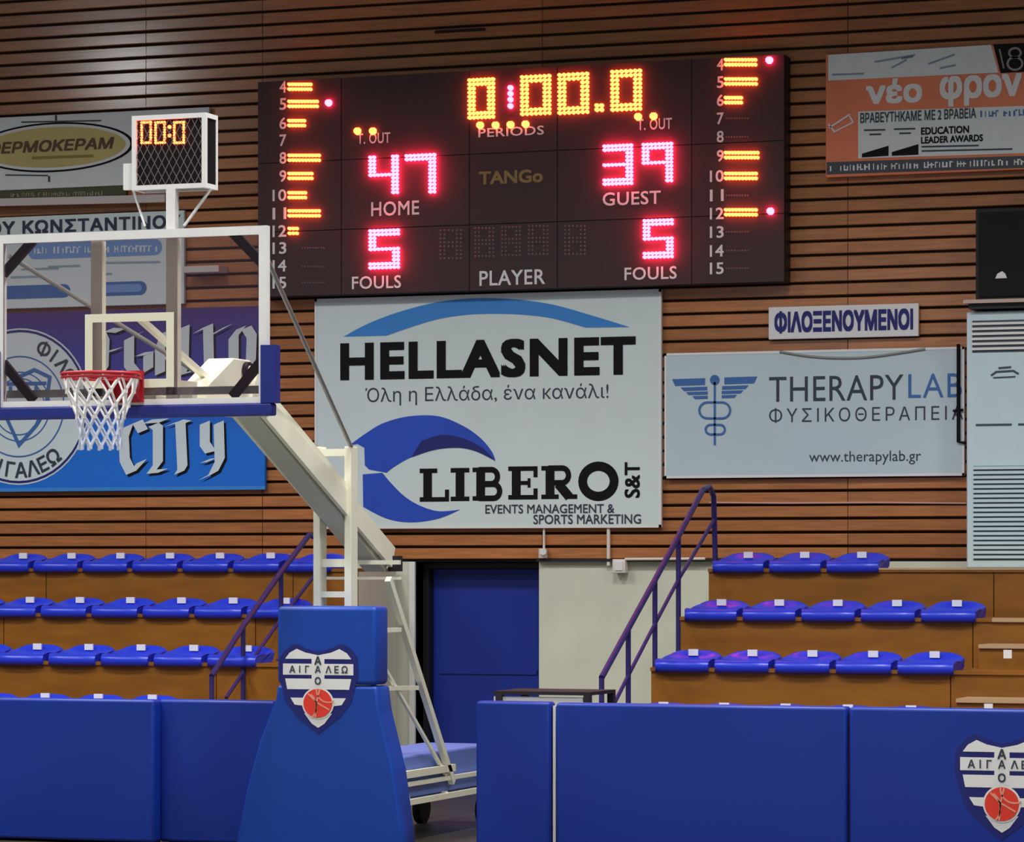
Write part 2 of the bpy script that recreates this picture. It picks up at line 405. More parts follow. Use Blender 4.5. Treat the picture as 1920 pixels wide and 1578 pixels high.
# ------------------------------------------------------------------ scoreboard
YS = 28.40
sb = thing('scoreboard', P(976, 545, YW), 'large black electronic scoreboard with lit red and amber digits', 'scoreboard')
x0, x1 = WX(483, YS), WX(1471, YS); zt, zb = P(1470, 101, YS).z, P(1470, 528, YS).z
MB().box((x0, YS+.012, zb), (x1, YW-.004, zt)).build('case', M_case, sb, bevel=.01, seg=1)
cols = [483, 640, 880, 1045, 1297, 1471]
zm = [zb, zb+(zt-zb)*.30, zb+(zt-zb)*.62, zt]
for a, b in zip(cols[:-1], cols[1:]):
    for c, d in zip(zm[:-1], zm[1:]):
        MB().box((WX(a, YS)+.004, YS, c+.004), (WX(b, YS)-.004, YS+.014, d-.004)).build('face_panel', M_panel, sb)
def dot(mb, x, z, Y, r, h=.05, n=6):
    vs = []
    for (rr, yy) in ((r, 0), (r*.85, -h*.7), (r*.4, -h)):
        vs += [(x+rr*math.cos(2*math.pi*(t+.5)/n), Y+yy, z+rr*math.sin(2*math.pi*(t+.5)/n)) for t in range(n)]
    fs = [(i*n+t, i*n+(t+1) % n, (i+1)*n+(t+1) % n, (i+1)*n+t) for i in range(2) for t in range(n)]+[tuple(range(2*n, 3*n))]
    mb.add(vs, fs, True)
SEG = {'0': 'abcdef', '3': 'abgcd', '4': 'fgbc', '5': 'afgcd', '7': 'abc', '9': 'abgcf'}
def digit(ch, x0, y0, x1, y1, Y, m, parent, nx=7, ny=10, lw=2, r=.42, name='lit_digit', h=.05):
    f = uvmap(x0, y0, x1, y1, Y); mb = MB(); on = SEG[ch]; my = (ny-1)/2
    for i in range(nx):
        for j in range(ny):
            L, Rr, B, T = i < lw, i >= nx-lw, j < lw, j >= ny-lw; Mi = abs(j-my) <= (lw-.5)/2+.01
            up = j >= my-.6; dn = j <= my+.6
            if (('a' in on and T) or ('d' in on and B) or ('g' in on and Mi) or ('f' in on and L and up) or ('b' in on and Rr and up) or ('e' in on and L and dn) or ('c' in on and Rr and dn)):
                a = f((i+.5)/nx, (j+.5)/ny); dx = (f(1, 0)[0]-f(0, 0)[0])/nx; dz = (f(0, 1)[2]-f(0, 0)[2])/ny
                dot(mb, a[0], a[2], Y, r*min(dx, dz)*1.22, h=h)
    return mb.build(name, m, parent)
for ch, a, b, c, d in (('0', 878, 146, 929, 224), ('0', 976, 140, 1035, 217), ('0', 1046, 136, 1106, 215), ('0', 1145, 130, 1205, 209)):
    digit(ch, a, b, c, d, YS, M_amber, sb)
for ch, a, b, c, d in (('4', 692, 291, 749, 365), ('7', 760, 288, 819, 364), ('5', 692, 429, 751, 505), ('3', 1131, 270, 1188, 348), ('9', 1204, 267, 1263, 343), ('5', 1206, 410, 1264, 485)):
    digit(ch, a, b, c, d, YS, M_pink, sb, nx=8, ny=11)
def dots(name, pts, m, r=.026, lab=None):
    mb = MB()
    for x, y in pts: p = P(x, y, YS); dot(mb, p.x, p.z, YS, r, n=8)
    return mb.build(name, m, sb, label=lab)
dots('colon', [(958, 165), (958, 176), (958, 187), (958, 199)], M_pink, .026)
dots('decimal_point', [(1120, 198), (1129, 198), (1120, 206), (1129, 206)], M_amber, .02)
for x, y in ((901, 235), (930, 235), (958, 234), (986, 233)): dots('period_light', [(x, y)], M_amber, .036)
for x, y in ((671, 246), (700, 246), (1197, 219), (1226, 218)): dots('timeout_light', [(x, y)], M_amber, .036)
for i, (y, xe) in enumerate([(163, 586), (195, 598), (231, 574), (None, 0), (296, 602), (330, 588), (366, 576), (400, 602), (433, 561)]):
    if y: n = max(1, round((xe-541)/6)); dots('foul_bar', [(541+(xe-541)*(k+.5)/n, y-4.5+9*j) for k in range(n) for j in (0, 1)], M_amber, .0165)
for y, xe in ((117, 1420), (153, 1421), (188, 1393), (291, 1424), (330, 1421), (398, 1421)):
    n = round((xe-1359)/6); dots('foul_bar', [(1359+(xe-1359)*(k+.5)/n, y-4.5+9*j) for k in range(n) for j in (0, 1)], M_amber, .0165)
for x, y in ((617, 193), (1443, 113), (1445, 396)): dots('player_light', [(x, y)], M_pink, .034)
yl = [163, 195, 231, 263, 296, 330, 366, 400, 433, 465, 498, 530]; yr = [121, 154, 188, 222, 256, 292, 330, 366, 400, 435, 470, 503]
YT = YS-.003
for i in range(12):
    s = str(i+4); wd = 13 if i < 6 else 26; w1 = 13 if i != 3 else 12
    text(s, 537-wd, yl[i]-11, 537, yl[i]+11, YT, M_mark, sb, bold=.015, name='player_number')
    text(s, 1357-wd, yr[i]-11, 1357, yr[i]+11, YT, M_mark, sb, bold=.015, name='player_number')
for s, a, b, c, d in (('HOME', 696, 377, 786, 404), ('GUEST', 1130, 359, 1239, 384), ('FOULS', 660, 517, 752, 541), ('FOULS', 1171, 500, 1269, 524), ('PLAYER', 899, 506, 1022, 534),
                      ('T. OUT', 670, 249, 732, 269), ('T. OUT', 1195, 222, 1260, 243), ('PERIODS', 897, 238, 1020, 255)):
    text(s, a, b, c, d, YT, M_mark, sb, bold=.012, sp=1.05)
text('TANGo', 898, 319, 1018, 344, YT, M_gold, sb, bold=.03, label='dull gold lettering')
mb = MB()
for (a, b, c, d) in ((822, 428, 868, 488), (1056, 420, 1100, 480), (888, 424, 928, 484), (938, 422, 978, 482), (988, 420, 1030, 480)):
    for i in range(6):
        for j in range(8):
            if i in (0, 1, 4, 5) or j in (0, 3, 4, 7): p = P(a+(c-a)*(i+.5)/6, b+(d-b)*(j+.5)/8, YS); dot(mb, p.x, p.z, YS, .011, h=.004)
for i in range(9):
    for (x, y) in ((585, 465), (585, 500), (585, 530), (1380, 222), (1380, 256), (1380, 366), (1380, 435), (1380, 470), (1380, 503)):
        p = P(x-18+i*5, y, YS); dot(mb, p.x, p.z, YS, .009, h=.004)
o = mb.build('unlit_lights', M_ledoff, sb); o['kind'] = 'stuff'
# ------------------------------------------------------------------ banners and signs on the wall
YB = 28.54
def board(name, x0, y0, x1, y1, m, label, cat, Y=YB, th=.04, ref=None):
    f = uvmap(x0, y0, x1, y1, Y); a, b = f(0, 0), f(1, 1)
    r = thing(name, ((a[0]+b[0])/2, Y, a[2]), label, cat)
    MB().box((a[0], Y, a[2]), (b[0], Y+th, b[2])).build('panel', m, r, bevel=.004, seg=1)
    MB().box((a[0]+.1, Y+th, a[2]+.1), (b[0]-.1, YW-.004, b[2]-.1)).build('batten', M_back, r)
    return r
# big central banner
cb = board('advertising_banner', 590, 551, 1240, 990, M_cloth, 'large pale banner with blue arc, black capitals and blue crescent, under the scoreboard', 'banner')
Y1, Y2, Y3 = YB-.003, YB-.006, YB-.009
f = uvmap(590, 551, 1240, 990, YB)
mb = MB(); e = .012
for (a, b, c, d) in ((0, 0, 1, e), (0, 1-e, 1, 1), (0, 0, e*.6, 1), (1-e*.6, 0, 1, 1)): mb.add([(f(u, v)[0], Y1, f(u, v)[2]) for u, v in ((a, b), (c, b), (c, d), (a, d))], [(0, 1, 2, 3)])
mb.build('hem', M_white, cb)
outer = spline([(644, 631), (689, 607), (750, 584), (822, 566), (893, 559), (965, 561), (1037, 571), (1109, 591), (1181, 613)])
inner = spline([(1098, 614), (1037, 597), (983, 590), (929, 588), (875, 590), (822, 598), (771, 613), (725, 629)])
pxpoly(outer+inner, Y1, M_blue1, cb, 'blue_arc')
text('HELLASNET', 638, 636, 1192, 708, Y1, M_ink, cb, bold=.038, sp=1.1)
text('Όλη η Ελλάδα, ένα κανάλι!', 685, 722, 1141, 757, Y1, M_ink2, cb, bold=.006)
up = spline([(654, 835), (689, 810), (721, 792), (768, 780), (822, 780), (868, 798), (901, 821), (922, 846), (929, 864)])+spline([(929, 864), (893, 846), (858, 839), (814, 843), (771, 857), (739, 875), (725, 886)])[1:]+[Vector(p) for p in ((692, 880), (684, 872), (683, 839), (670, 832))]
pxpoly(up, Y1, M_blue2, cb, 'blue_crescent')
pxpoly(spline([(790, 826), (830, 815), (870, 822), (905, 840), (929, 864)])+spline([(929, 864), (893, 846), (858, 839), (814, 843), (771, 857)])[1:], Y2, M_blue3, cb, 'crescent_shade')
lo = [(680, 889)]+spline([(717, 886), (732, 904), (757, 929), (786, 947), (822, 958), (863, 955)])+spline([(863, 955), (822, 972), (771, 979), (725, 972), (681, 950)])[1:]
pxpoly(lo, Y1, M_blue2, cb, 'blue_crescent')
def slab(ch, x0, y0, x1, y1, Y, m, parent):
    f = uvmap(x0, y0, x1, y1, Y); W = abs(f(1, 0)[0]-f(0, 0)[0]); H = f(0, 1)[2]-f(0, 0)[2]; mb = MB()
    cnt = [0]
    g = lambda x, y: (f(0, 0)[0]+x, Y-cnt[0]*.0003, f(0, 0)[2]+y)
    def up(): cnt[0] += 1
    R = lambda a, b, c, d: (up(), mb.add([g(a*W, b*H), g(c*W, b*H), g(c*W, d*H), g(a*W, d*H)], [(0, 1, 2, 3)]))
    t = .084; s = .135; T = t/W; 
    def bowl(y0, y1, xs, xe): up(); stroke(mb, [(xs*W, y1*H-s*H/2)]+[(p[0], p[1]) for p in arc((xe*W-t/2)-(y1-y0)*H/2*.7, (y0+y1)/2*H, (y1-y0)*H/2*.7, (y1-y0)*H/2-s*H/2, 90, -90, 12)]+[(xs*W, y0*H+s*H/2)], s*H*1.25, lambda x, y: g(x, y))
    if ch in 'LIBER':
        xs = .12 if ch != 'I' else .5-T/2
        R(xs, 0, xs+T, 1)
        if ch == 'I': R(0, 0, 1, s); R(0, 1-s, 1, 1)
        elif ch == 'L': R(0, 0, 1, s); R(0, 1-s, xs+T+.18, 1); R(.86, s, 1, .36)
        elif ch == 'E': R(0, 0, 1, s); R(0, 1-s, 1, 1); R(xs, .44, .72, .56); R(.86, s, 1, .33); R(.86, .67, 1, 1-s); R(.66, .36, .76, .64)
        elif ch == 'B': R(0, 0, .3, s); R(0, 1-s, .3, 1); bowl(.44, 1, .2, .95); bowl(0, .56, .2, 1.02)
        elif ch == 'R': R(0, 0, xs+T+.12, s); R(0, 1-s, .3, 1); bowl(.42, 1, .2, .9); up(); stroke(mb, [(.48*W, .46*H), (.80*W, .05*H)], t, g); R(.68, 0, 1.02, s)
    if ch == 'O': stroke(mb, arc(W/2, H/2, W/2-t/2, H/2-s*H*.62, 0, 360, 32)[:-1], t*.98, g, closed=True)
    mb.build('lettering', m, parent)
for ch, a, b, y0, y1 in (('L', 787, 842, 878, 940), ('I', 845, 880, 877, 939), ('B', 886, 944, 876, 938), ('E', 953, 1008, 874, 936), ('R', 1015, 1081, 873, 935), ('O', 1084, 1160, 868, 936)):
    slab(ch, a, y0, b, y1, Y1, M_ink, cb)
text('S&T', 1171, 866, 1200, 933, Y1, M_ink, cb, bold=.02, rot=True)
text('EVENTS MANAGEMENT &', 910, 945, 1152, 962, Y1, M_ink2, cb, bold=.012)
text('SPORTS MARKETING', 1000, 964, 1202, 982, Y1, M_ink2, cb, bold=.012)
# therapy banner
tb = board('advertising_banner', 1246, 656, 1808, 894, M_cloth2, 'pale banner with blue winged staff emblem beside the air conditioner', 'banner')
f = uvmap(1246, 656, 1808, 894, YB); mb = MB()
for (a, b, c, d) in ((0, 0, 1, .02), (0, .98, 1, 1), (0, 0, .007, 1), (.993, 0, 1, 1)): mb.add([(f(u, v)[0], Y1, f(u, v)[2]) for u, v in ((a, b), (c, b), (c, d), (a, d))], [(0, 1, 2, 3)])
mb.build('hem', M_white, tb)
mb = MB(); mb.tube([P(x, y, YB-.004) for x, y in spline([(1462, 659), (1520, 668), (1580, 671), (1640, 668), (1735, 654)])], .012, 6); mb.build('fold', M_grey, tb, label='grey sagging fold along the top edge')
text('THERAPY', 1442, 704, 1694, 751, Y1, M_ink2, tb, bold=-.008, sp=1.05)
text('LAB', 1703, 700, 1804, 745, Y1, M_blue4, tb, bold=-.012, sp=1.1)
text('ΦΥΣΙΚΟΘΕΡΑΠΕΙΑ', 1442, 762, 1806, 790, Y1, M_ink2, tb, bold=-.002, sp=1.35)
text('www.therapylab.gr', 1517, 845, 1727, 871, Y1, M_ink2, tb, bold=.002)
mb = MB()
for sgn in (-1, 1):
    for (a, b, y0, y1, cut) in ((18, 80, 708, 721, 6), (14, 64, 724, 731, 6), (13, 54, 733, 739, 5), (13, 42, 741, 747, 5)):
        mb.poly([P(1340+sgn*x, y-0.055*sgn*x*.6, Y1) for x, y in ((a, y0), (b, y0), (b-cut, y1), (a, y1))])
mb.build('wing_emblem', M_blue4, tb)
mb = MB(); mb.poly([P(1340+9*math.cos(t*math.pi/8), 712+9.5*math.sin(t*math.pi/8), Y2) for t in range(16)])
g = lambda x, y: P(x, y, Y2)
stroke(mb, [(1340, 716), (1340, 834)], 4, g)
for (cx, cy, hw, hh) in ((1340, 769, 29, 15), (1341, 805, 18, 9)):
    r = hh; pts = arc(cx+hw-r, cy, r, r, -90, 90, 8)+arc(cx-hw+r, cy, r, r, 90, 270, 8); stroke(mb, pts, 4, g, closed=True)
mb.build('staff_emblem', M_blue4, tb)
# small name sign
ns = board('name_sign', 1441, 572, 1722, 633, M_white, 'small white sign with navy capitals above the winged staff banner', 'sign')
text('ΦΙΛΟΞΕΝΟΥΜΕΝΟΙ', 1452, 580, 1712, 622, Y1, M_blue3, ns, bold=.045)
# orange banner upper right
M_orange = mat('orange_print', (190, 104, 72), .5, var=.12, scale=2)
M_ob = mat('banner_steel', (182, 202, 214), .5, var=.04)
ob = board('advertising_banner', 1548, 88, 2080, 322, M_orange, 'orange and grey banner with rounded white letters at the upper right', 'banner')
pxpoly([(1553, 103), (1858, 84), (1872, 136), (1553, 151)], Y1, M_ob, ob, 'grey_field')
pxpoly([(1862, 83), (2072, 74), (2072, 126), (1876, 137)], Y1, M_ink, ob, 'black_field')
mb = MB(); mb.add([], [])
g = lambda x, y: P(x, y, Y2)
mb = MB(); stroke(mb, [(1874, 92), (1882, 128)], 3, g); stroke(mb, arc(1903, 99, 11, 9, 0, 360, 14)[:-1], 4, g, True); stroke(mb, arc(1903, 119, 14, 12, 0, 360, 14)[:-1], 4, g, True); mb.build('emblem', mat('dim_print', (120, 112, 112), .5), ob)
mb = MB()
for (a, b, c, d) in ((1640, 116, 1716, 103), (1672, 127, 1700, 112), (1740, 120, 1790, 102), (1690, 110, 1712, 106), (1762, 128, 1792, 122), (1560, 140, 1620, 138)): stroke(mb, [(a, b), (c, d)], 3.5, g)
mb.build('faint_lettering', mat('faint_print', (112, 124, 140), .5), ob)
M_cr = mat('cream_print', (240, 222, 212), .5)
text('νέο', 1624, 147, 1729, 194, Y1, M_cr, ob, bold=.035)
text('φρον', 1762, 140, 1916, 197, Y1, M_cr, ob, bold=.035)
text('τ', 1920, 150, 1950, 184, Y1, M_cr, ob, bold=.035)
pxpoly([(1609, 209), (2072, 193), (2072, 282), (1609, 297)], Y1, M_ob, ob, 'grey_field')
text('ΒΡΑΒΕΥΤΗΚΑΜΕ ΜΕ 2 ΒΡΑΒΕΙΑ', 1613, 207, 1830, 226, Y2, M_ink2, ob, bold=.02)
smalltype(1838, 1990, 213, 208, 13, Y2, M_blue4, ob, 5)
text('EDUCATION', 1727, 237, 1817, 251, Y2, M_ink, ob, bold=.03)
text('LEADER AWARDS', 1727, 254, 1843, 267, Y2, M_ink, ob, bold=.03)
mb = MB()
for (a, b, c) in ((1620, 1660, 244), (1630, 1652, 252), (1676, 1716, 242), (1686, 1708, 250), (1728, 1835, 275), (1728, 1898, 283)): stroke(mb, [(a, c), (b, c-.045*(b-a)*.5)], 3, g)
mb.build('faint_lettering', M_ink2, ob)
pxpoly([(1616, 295), (1616, 288), (1666, 273), (1666, 292)], Y2, M_ink, ob, 'wedge'); pxpoly([(1672, 292), (1672, 285), (1722, 270), (1722, 290)], Y2, M_ink, ob, 'wedge')
mb = MB(); stroke(mb, [(1668, 228), (1668, 294)], 2.5, g); stroke(mb, [(1725, 226), (1725, 292)], 2.5, g); mb.build('divider', M_white, ob)
mb = MB(); stroke(mb, [(1554, 240), (1594, 214)], 3, g); stroke(mb, [(1562, 248), (1598, 230)], 2.5, g); stroke(mb, [(1553, 232), (1564, 246)], 3, g); stroke(mb, [(1592, 216), (1600, 230)], 3, g); mb.build('scribble', M_cr, ob)
pxpoly([(1550, 304), (2075, 287), (2075, 309), (1550, 327)], Y1, mat('dark_strip', (52, 56, 64), .5), ob, 'dark_strip')
smalltype(1556, 2060, 315, 298, 12, Y2, M_white, ob, 3)
# oval sign upper left
os_ = board('oval_sign', -60, 212, 392, 350, mat('sign_silver', (185, 193, 206), .45, var=.08, scale=2), 'silver sign with a golden oval behind the shot clock', 'sign')
c0 = P(100, 276, Y1); RX, RZ = (WX(246, Y1)-c0.x), 44/6400*31.9
for (k, nm, mm, yy) in ((1.03, 'oval_outline', M_ink, Y1), (.99, 'oval_rim', M_white, Y2), (.93, 'golden_oval', mat('gold_field', (164, 150, 92), .45, var=.15, scale=2), Y3)):
    MB().poly([(c0.x+RX*k*math.cos(t*math.pi/24), yy, c0.z+RZ*(1-(1-k)*2)*math.sin(t*math.pi/24)) for t in range(48)]).build(nm, mm, os_)
text('ΘΕΡΜΟΚΕΡΑΜ', -22, 262, 212, 284, Y3-.003, mat('brown_print', (78, 52, 34), .5), os_, bold=.03, slant=.02)
mb = MB(); g = lambda x, y: P(x, y, Y1)
stroke(mb, [(105, 216), (105, 226)], 4, g); stroke(mb, [(92, 330), (92, 341)], 4, g)
stroke(mb, [(40, 229), (190, 226)], 2.5, g); stroke(mb, [(10, 328), (90, 329)], 2.5, g)
mb.build('printed_mark', M_ink2, os_)
mb = MB(); g3 = lambda x, y: P(x, y, Y3-.003); stroke(mb, [(60, 296), (175, 292)], 5, g3); mb.build('faint_lettering', mat('olive_print', (120, 104, 40), .5), os_)
st = board('strip_sign', -60, 354, 236, 372, mat('olive_dark', (62, 62, 42), .6), 'narrow dark strip with faint writing under the golden oval sign', 'sign', th=.03)
smalltype(20, 190, 365, 362, 8, Y1, mat('dim_print2', (125, 118, 100), .5), st, 7)
mb = MB(); mb.beam(P(-60, 381, 28.5), P(311, 372, 28.5), .05, .07); tag(mb.build('wall_rail', mat('rail_light', (168, 160, 156), .5), origin=P(120, 377, 28.5)), 'pale horizontal rail on the planks above the navy lettered sign', 'rail')
# name board with navy letters
kb = board('name_board', -60, 402, 345, 575, M_cloth, 'white board with navy capitals and blue pill shapes behind the glass backboard', 'sign')
text('ΟΥ ΚΩΝΣΤΑΝΤΙΝΟΥ', -22, 409, 338, 434, Y1, mat('slate_navy', (30, 38, 58), .5), kb, bold=.03, sp=1.08)
M_pill = mat('pill_blue', (92, 128, 176), .5)
for (a, b, c, d, mm) in ((52, 452, 304, 482, M_pill), (-50, 535, 132, 560, M_blue4), (172, 528, 275, 554, M_blue4), (180, 533, 266, 548, M_pill)):
    f = uvmap(a, b, c, d, Y1 if mm != M_pill or a == 52 else Y2); W = f(1, 0)[0]-f(0, 0)[0]; H = f(0, 1)[2]-f(0, 0)[2]
    yy = f(0, 0)[1]; xa, za = f(0, 0)[0], f(0, 0)[2]; r = H/2
    MB().poly([(x, yy, z) for x, z in arc(xa+W-r, za+r, r, r, -90, 90, 8)+arc(xa+r, za+r, r, r, 90, 270, 8)]).build('blue_pill', mm, kb)
smalltype(64, 292, 469, 465, 13, Y2, M_cloth, kb, 9)
mb = MB(); g = lambda x, y: P(x, y, Y1)
for (a, b, c) in ((176, 300, 493), (90, 150, 500), (176, 210, 515), (40, 110, 505), (20, 80, 520)): stroke(mb, [(a, c), (b, c-2)], 4, g)
mb.build('faint_lettering', mat('faint_print3', (120, 136, 146), .5), kb)
mb = MB(); mb.box(P(342, 511, 28.4), P(410, 497, 28.4)+Vector((0, .19, 0))); tag(mb.build('wall_plate', mat('plate_grey', (170, 164, 160), .5), origin=P(376, 504, 28.4)), 'small pale horizontal plate on the planks behind the backboard', 'plate')
# club banner
M_clubg = mat('club_print', (20, 80, 175), .5)
nt = M_clubg.node_tree; b = nt.nodes['Principled BSDF']; ge = nt.nodes.new('ShaderNodeNewGeometry'); sx = nt.nodes.new('ShaderNodeSeparateXYZ'); cr = nt.nodes.new('ShaderNodeValToRGB'); mr = nt.nodes.new('ShaderNodeMapRange')
nt.links.new(ge.outputs['Position'], sx.inputs[0]); nt.links.new(sx.outputs['Z'], mr.inputs[0]); mr.inputs[1].default_value = 2.6; mr.inputs[2].default_value = 4.35
nt.links.new(mr.outputs[0], cr.inputs[0]); nt.links.new(cr.outputs[0], b.inputs['Base Color'])
cr.color_ramp.elements[0].color = (*alb((8, 92, 178)), 1); cr.color_ramp.elements[0].position = .3
cr.color_ramp.elements[1].color = (*alb((58, 38, 100)), 1); cr.color_ramp.elements[1].position = .95
e = cr.color_ramp.elements.new(.65); e.color = (*alb((40, 50, 135)), 1)
kb2 = board('club_banner', -120, 582, 497, 920, M_clubg, 'purple to blue banner with round white emblem and gothic letters behind the hoop', 'banner')
f = uvmap(-120, 582, 497, 920, Y1)
MB().add([(f(u, v)[0], Y1, f(u, v)[2]) for u, v in ((0, 0), (1, 0), (1, .02), (0, .02))], [(0, 1, 2, 3)]).build('hem', M_blue1, kb2)
cc = P(36, 762, Y1); R = .735
def disc(r, y, nm, mm, n=48): MB().poly([(cc.x+r*math.cos(t*2*math.pi/n), y, cc.z+r*math.sin(t*2*math.pi/n)) for t in range(n)]).build(nm, mm, kb2)
def ring(r, wd, y, mm, nm='emblem_ring'):
    mb = MB(); stroke(mb, arc(cc.x, cc.z, r, r, 0, 360, 48)[:-1], wd, lambda x, z: (x, y, z), True); mb.build(nm, mm, kb2)
disc(R, Y1, 'emblem_disc', M_cloth); ring(R*.965, .022, Y2, M_blue3); ring(R*.64, .014, Y2, M_blue4); ring(R*.44, .012, Y2, M_blue4); ring(R*.36, .012, Y2, M_blue4)
mb = MB()
for ch, a in zip('ΟΙ ΦΙΛΟΙ', (128, 116, 104, 64, 52, 40, 28, 16)):
    if ch != ' ': t = math.radians(a); glyph_at(mb, ch, cc.x+R*.81*math.cos(t), cc.z+R*.81*math.sin(t), .13, t-math.pi/2, Y2)
for ch, a in zip('ΑΙΓΑΛΕΩ', (-122, -110, -99, -88, -76, -65, -53)):
    t = math.radians(a); glyph_at(mb, ch, cc.x+R*.81*math.cos(t), cc.z+R*.81*math.sin(t), .14, t+math.pi/2, Y2)
mb.build('lettering', M_ink2, kb2)
# small crest inside the ring: shield outline with bars
mb = MB(); S = .36; sh = [(-.9, .75), (-.45, .95), (0, .78), (.45, .95), (.9, .75), (.8, .1), (.5, -.5), (0, -1)]
stroke(mb, [(cc.x+a*S, cc.z+b*S) for a, b in sh], .035, lambda x, z: (x, Y3, z), True)
for v in (.55, .25): mb.add([(cc.x+a*S, Y3, cc.z+(v+b)*S) for a, b in ((-.8, 0), (.8, 0), (.8, .09), (-.8, .09))], [(0, 1, 2, 3)])
for u in (-.55, -.3, -.05, .2, .45): mb.add([(cc.x+(u+a)*S, Y3, cc.z+(.35+b)*S) for a, b in ((0, 0), (.1, 0), (.1, .18), (0, .18))], [(0, 1, 2, 3)])
mb.build('small_crest', M_blue4, kb2)
# gothic letters: broad-pen strokes with a dark shadow
PEN = [0]
def pen(mb, pts, g, wx=19, wy=8):
    # broad nib, every facet a hair above the last: sweep a slanted nib along the polyline
    for (a, b) in zip(pts[:-1], pts[1:]):
        PEN[0] += .0002
        n0, n1 = (-wx/2, wy/2), (wx/2, -wy/2)
        mb.poly([g(a[0]+n0[0], a[1]+n0[1]), g(a[0]+n1[0], a[1]+n1[1]), g(b[0]+n1[0], b[1]+n1[1]), g(b[0]+n0[0], b[1]+n0[1])])
GOTH = [
 [[(186, 618), (196, 640), (194, 690), (188, 700), (202, 708), (224, 696)], [(188, 626), (204, 618), (226, 620)], [(198, 660), (222, 654)]],
 [[(262, 624), (242, 634), (242, 684), (258, 704), (278, 692), (278, 664)], [(262, 664), (282, 662)]],
 [[(300, 700), (300, 650), (310, 622), (322, 650), (324, 702)], [(300, 672), (322, 670)]],
 [[(346, 612), (344, 690), (340, 702)], [(344, 700), (366, 694)]],
 [[(370, 622), (390, 610), (392, 690), (384, 700), (400, 706), (420, 692)], [(392, 630), (428, 610)], [(392, 658), (416, 648)]],
 [[(452, 614), (438, 632), (438, 684), (452, 700), (470, 684), (472, 630), (462, 614)]],
 [[(268, 808), (258, 790), (240, 798), (232, 822), (234, 862), (246, 886), (266, 864)]],
 [[(288, 796), (296, 802), (296, 868), (284, 884), (306, 882)], [(276, 790), (308, 788)]],
 [[(318, 796), (338, 790)], [(338, 790), (342, 876), (336, 886)], [(350, 792), (334, 790)]],
 [[(384, 792), (384, 832), (394, 846), (410, 842)], [(410, 792), (412, 862), (400, 886), (382, 896)], [(384, 864), (398, 862)]]]
for (dx, dy, mm, yy, nm) in ((4, 4, M_ink, Y1, 'letter_shadow'), (0, 0, M_cloth, Y2, 'lettering')):
    mb = MB(); g = lambda x, y: P(x+dx, y+dy, yy-PEN[0]*.5)
    for L in GOTH:
        PEN[0] = 0
        for s_ in L: pen(mb, s_, g)
    mb.build(nm, mm, kb2)
# cracks: conduits, cables, boxes on the wall
def ptube(name, pts, r, m, label, cat):
    mb = MB(); mb.tube(pts, r, 8); return tag(mb.build(name, m, origin=pts[0]), label, cat)
ptube('conduit', [P(1141, 985, 28.57), P(1141, 1060, 28.57)], .017, M_pipe, 'white vertical conduit dropping to the junction box', 'pipe')
jb = tag(MB().box(P(1148, 1074, 28.5), P(1172, 1048, 28.5)+Vector((0, .1, 0))).build('junction_box', M_pipe, origin=P(1160, 1074, 28.5), bevel=.006), 'small grey junction box at the top of the cream wall', 'box')
MB().box(P(1153, 1069, 28.49), P(1167, 1053, 28.49)+Vector((0, .012, 0))).build('cover', M_frame, jb)
lp = thing('wall_fitting', P(1018, 1040, 28.55), 'small white fitting hanging on a thin pipe above the blue door', 'fitting')
MB().tube([P(1020, 990, 28.57), P(1020, 1030, 28.57)], .011, 8).build('thin_pipe', M_pipe, lp)
MB().tube([P(1018, 1028, 28.55), P(1018, 1034, 28.55), P(1018, 1046, 28.55)], .04, 10).build('fitting_body', M_pipe, lp)
MB().tube([P(1018, 1034, 28.55), P(1018, 1034, 28.47)], .03, 10).build('lens', M_frame, lp)
ptube('conduit', [P(1172, 1048, 28.52), P(1322, 1047, 28.52)], .012, M_pipe, 'white horizontal conduit running right from the junction box', 'pipe')
ptube('cable', [P(x, y, 28.585) for x, y in ((1330, 942), (1480, 943), (1640, 942), (1812, 943))], .008, mat('pink_cable', (170, 130, 120), .5), 'thin pinkish cable stretched over the planks below the staff emblem banner', 'cable')
ptube('hose', [P(1797, 645, 28.523), P(1797, 760, 28.523), P(1797, 828, 28.523), P(1812, 830, 28.523)], .016, M_ink, 'black hose hanging beside the air conditioner', 'hose')
MB().tube([P(1787, 770, 28.52), P(1806, 768, 28.52)], .012, 6).build('clip', M_ink, [o for o in bpy.data.objects if o.name.startswith('hose')][0])
# loose boards on the wall top (dark dents)
tag(MB().box(P(815, 62, 28.575), P(908, 52, 28.575)+Vector((0, .03, 0))).build('dark_slot', M_back, origin=P(860, 60, 28.575)), 'short dark slot in the planks above the scoreboard', 'slot')
# ------------------------------------------------------------------ air conditioner, shelf, speaker
YA = 28.08
ac = thing('air_conditioner', (WX(1812, YA)+.5, YA+.2, TZ[0]), 'tall pale floor standing air conditioner with slatted grilles', 'air conditioner')
xa, xb = WX(1812, YA), WX(1812, YA)+1.0; ztop = P(1812, 584, YA).z
MB().box((xa, YA, TZ[0]), (xb, YA+.46, ztop)).build('casing', M_ac, ac, bevel=.015)
f = lambda y: P(1870, y, YA).z
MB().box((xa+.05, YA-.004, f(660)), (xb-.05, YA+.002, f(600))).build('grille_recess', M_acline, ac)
for i in range(6):
    y = 604+i*9.4; MB().box((xa+.05, YA-.018, f(y+4.6)), (xb-.05, YA-.004, f(y))).build('grille_slat', M_frame, ac)
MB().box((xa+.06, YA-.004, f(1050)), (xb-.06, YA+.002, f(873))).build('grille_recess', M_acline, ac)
for i in range(20):
    y = 874+i*8.8; MB().box((xa+.06, YA-.016, f(y+5.4)), (xb-.06, YA-.004, f(y))).build('grille_slat', M_ac, ac)
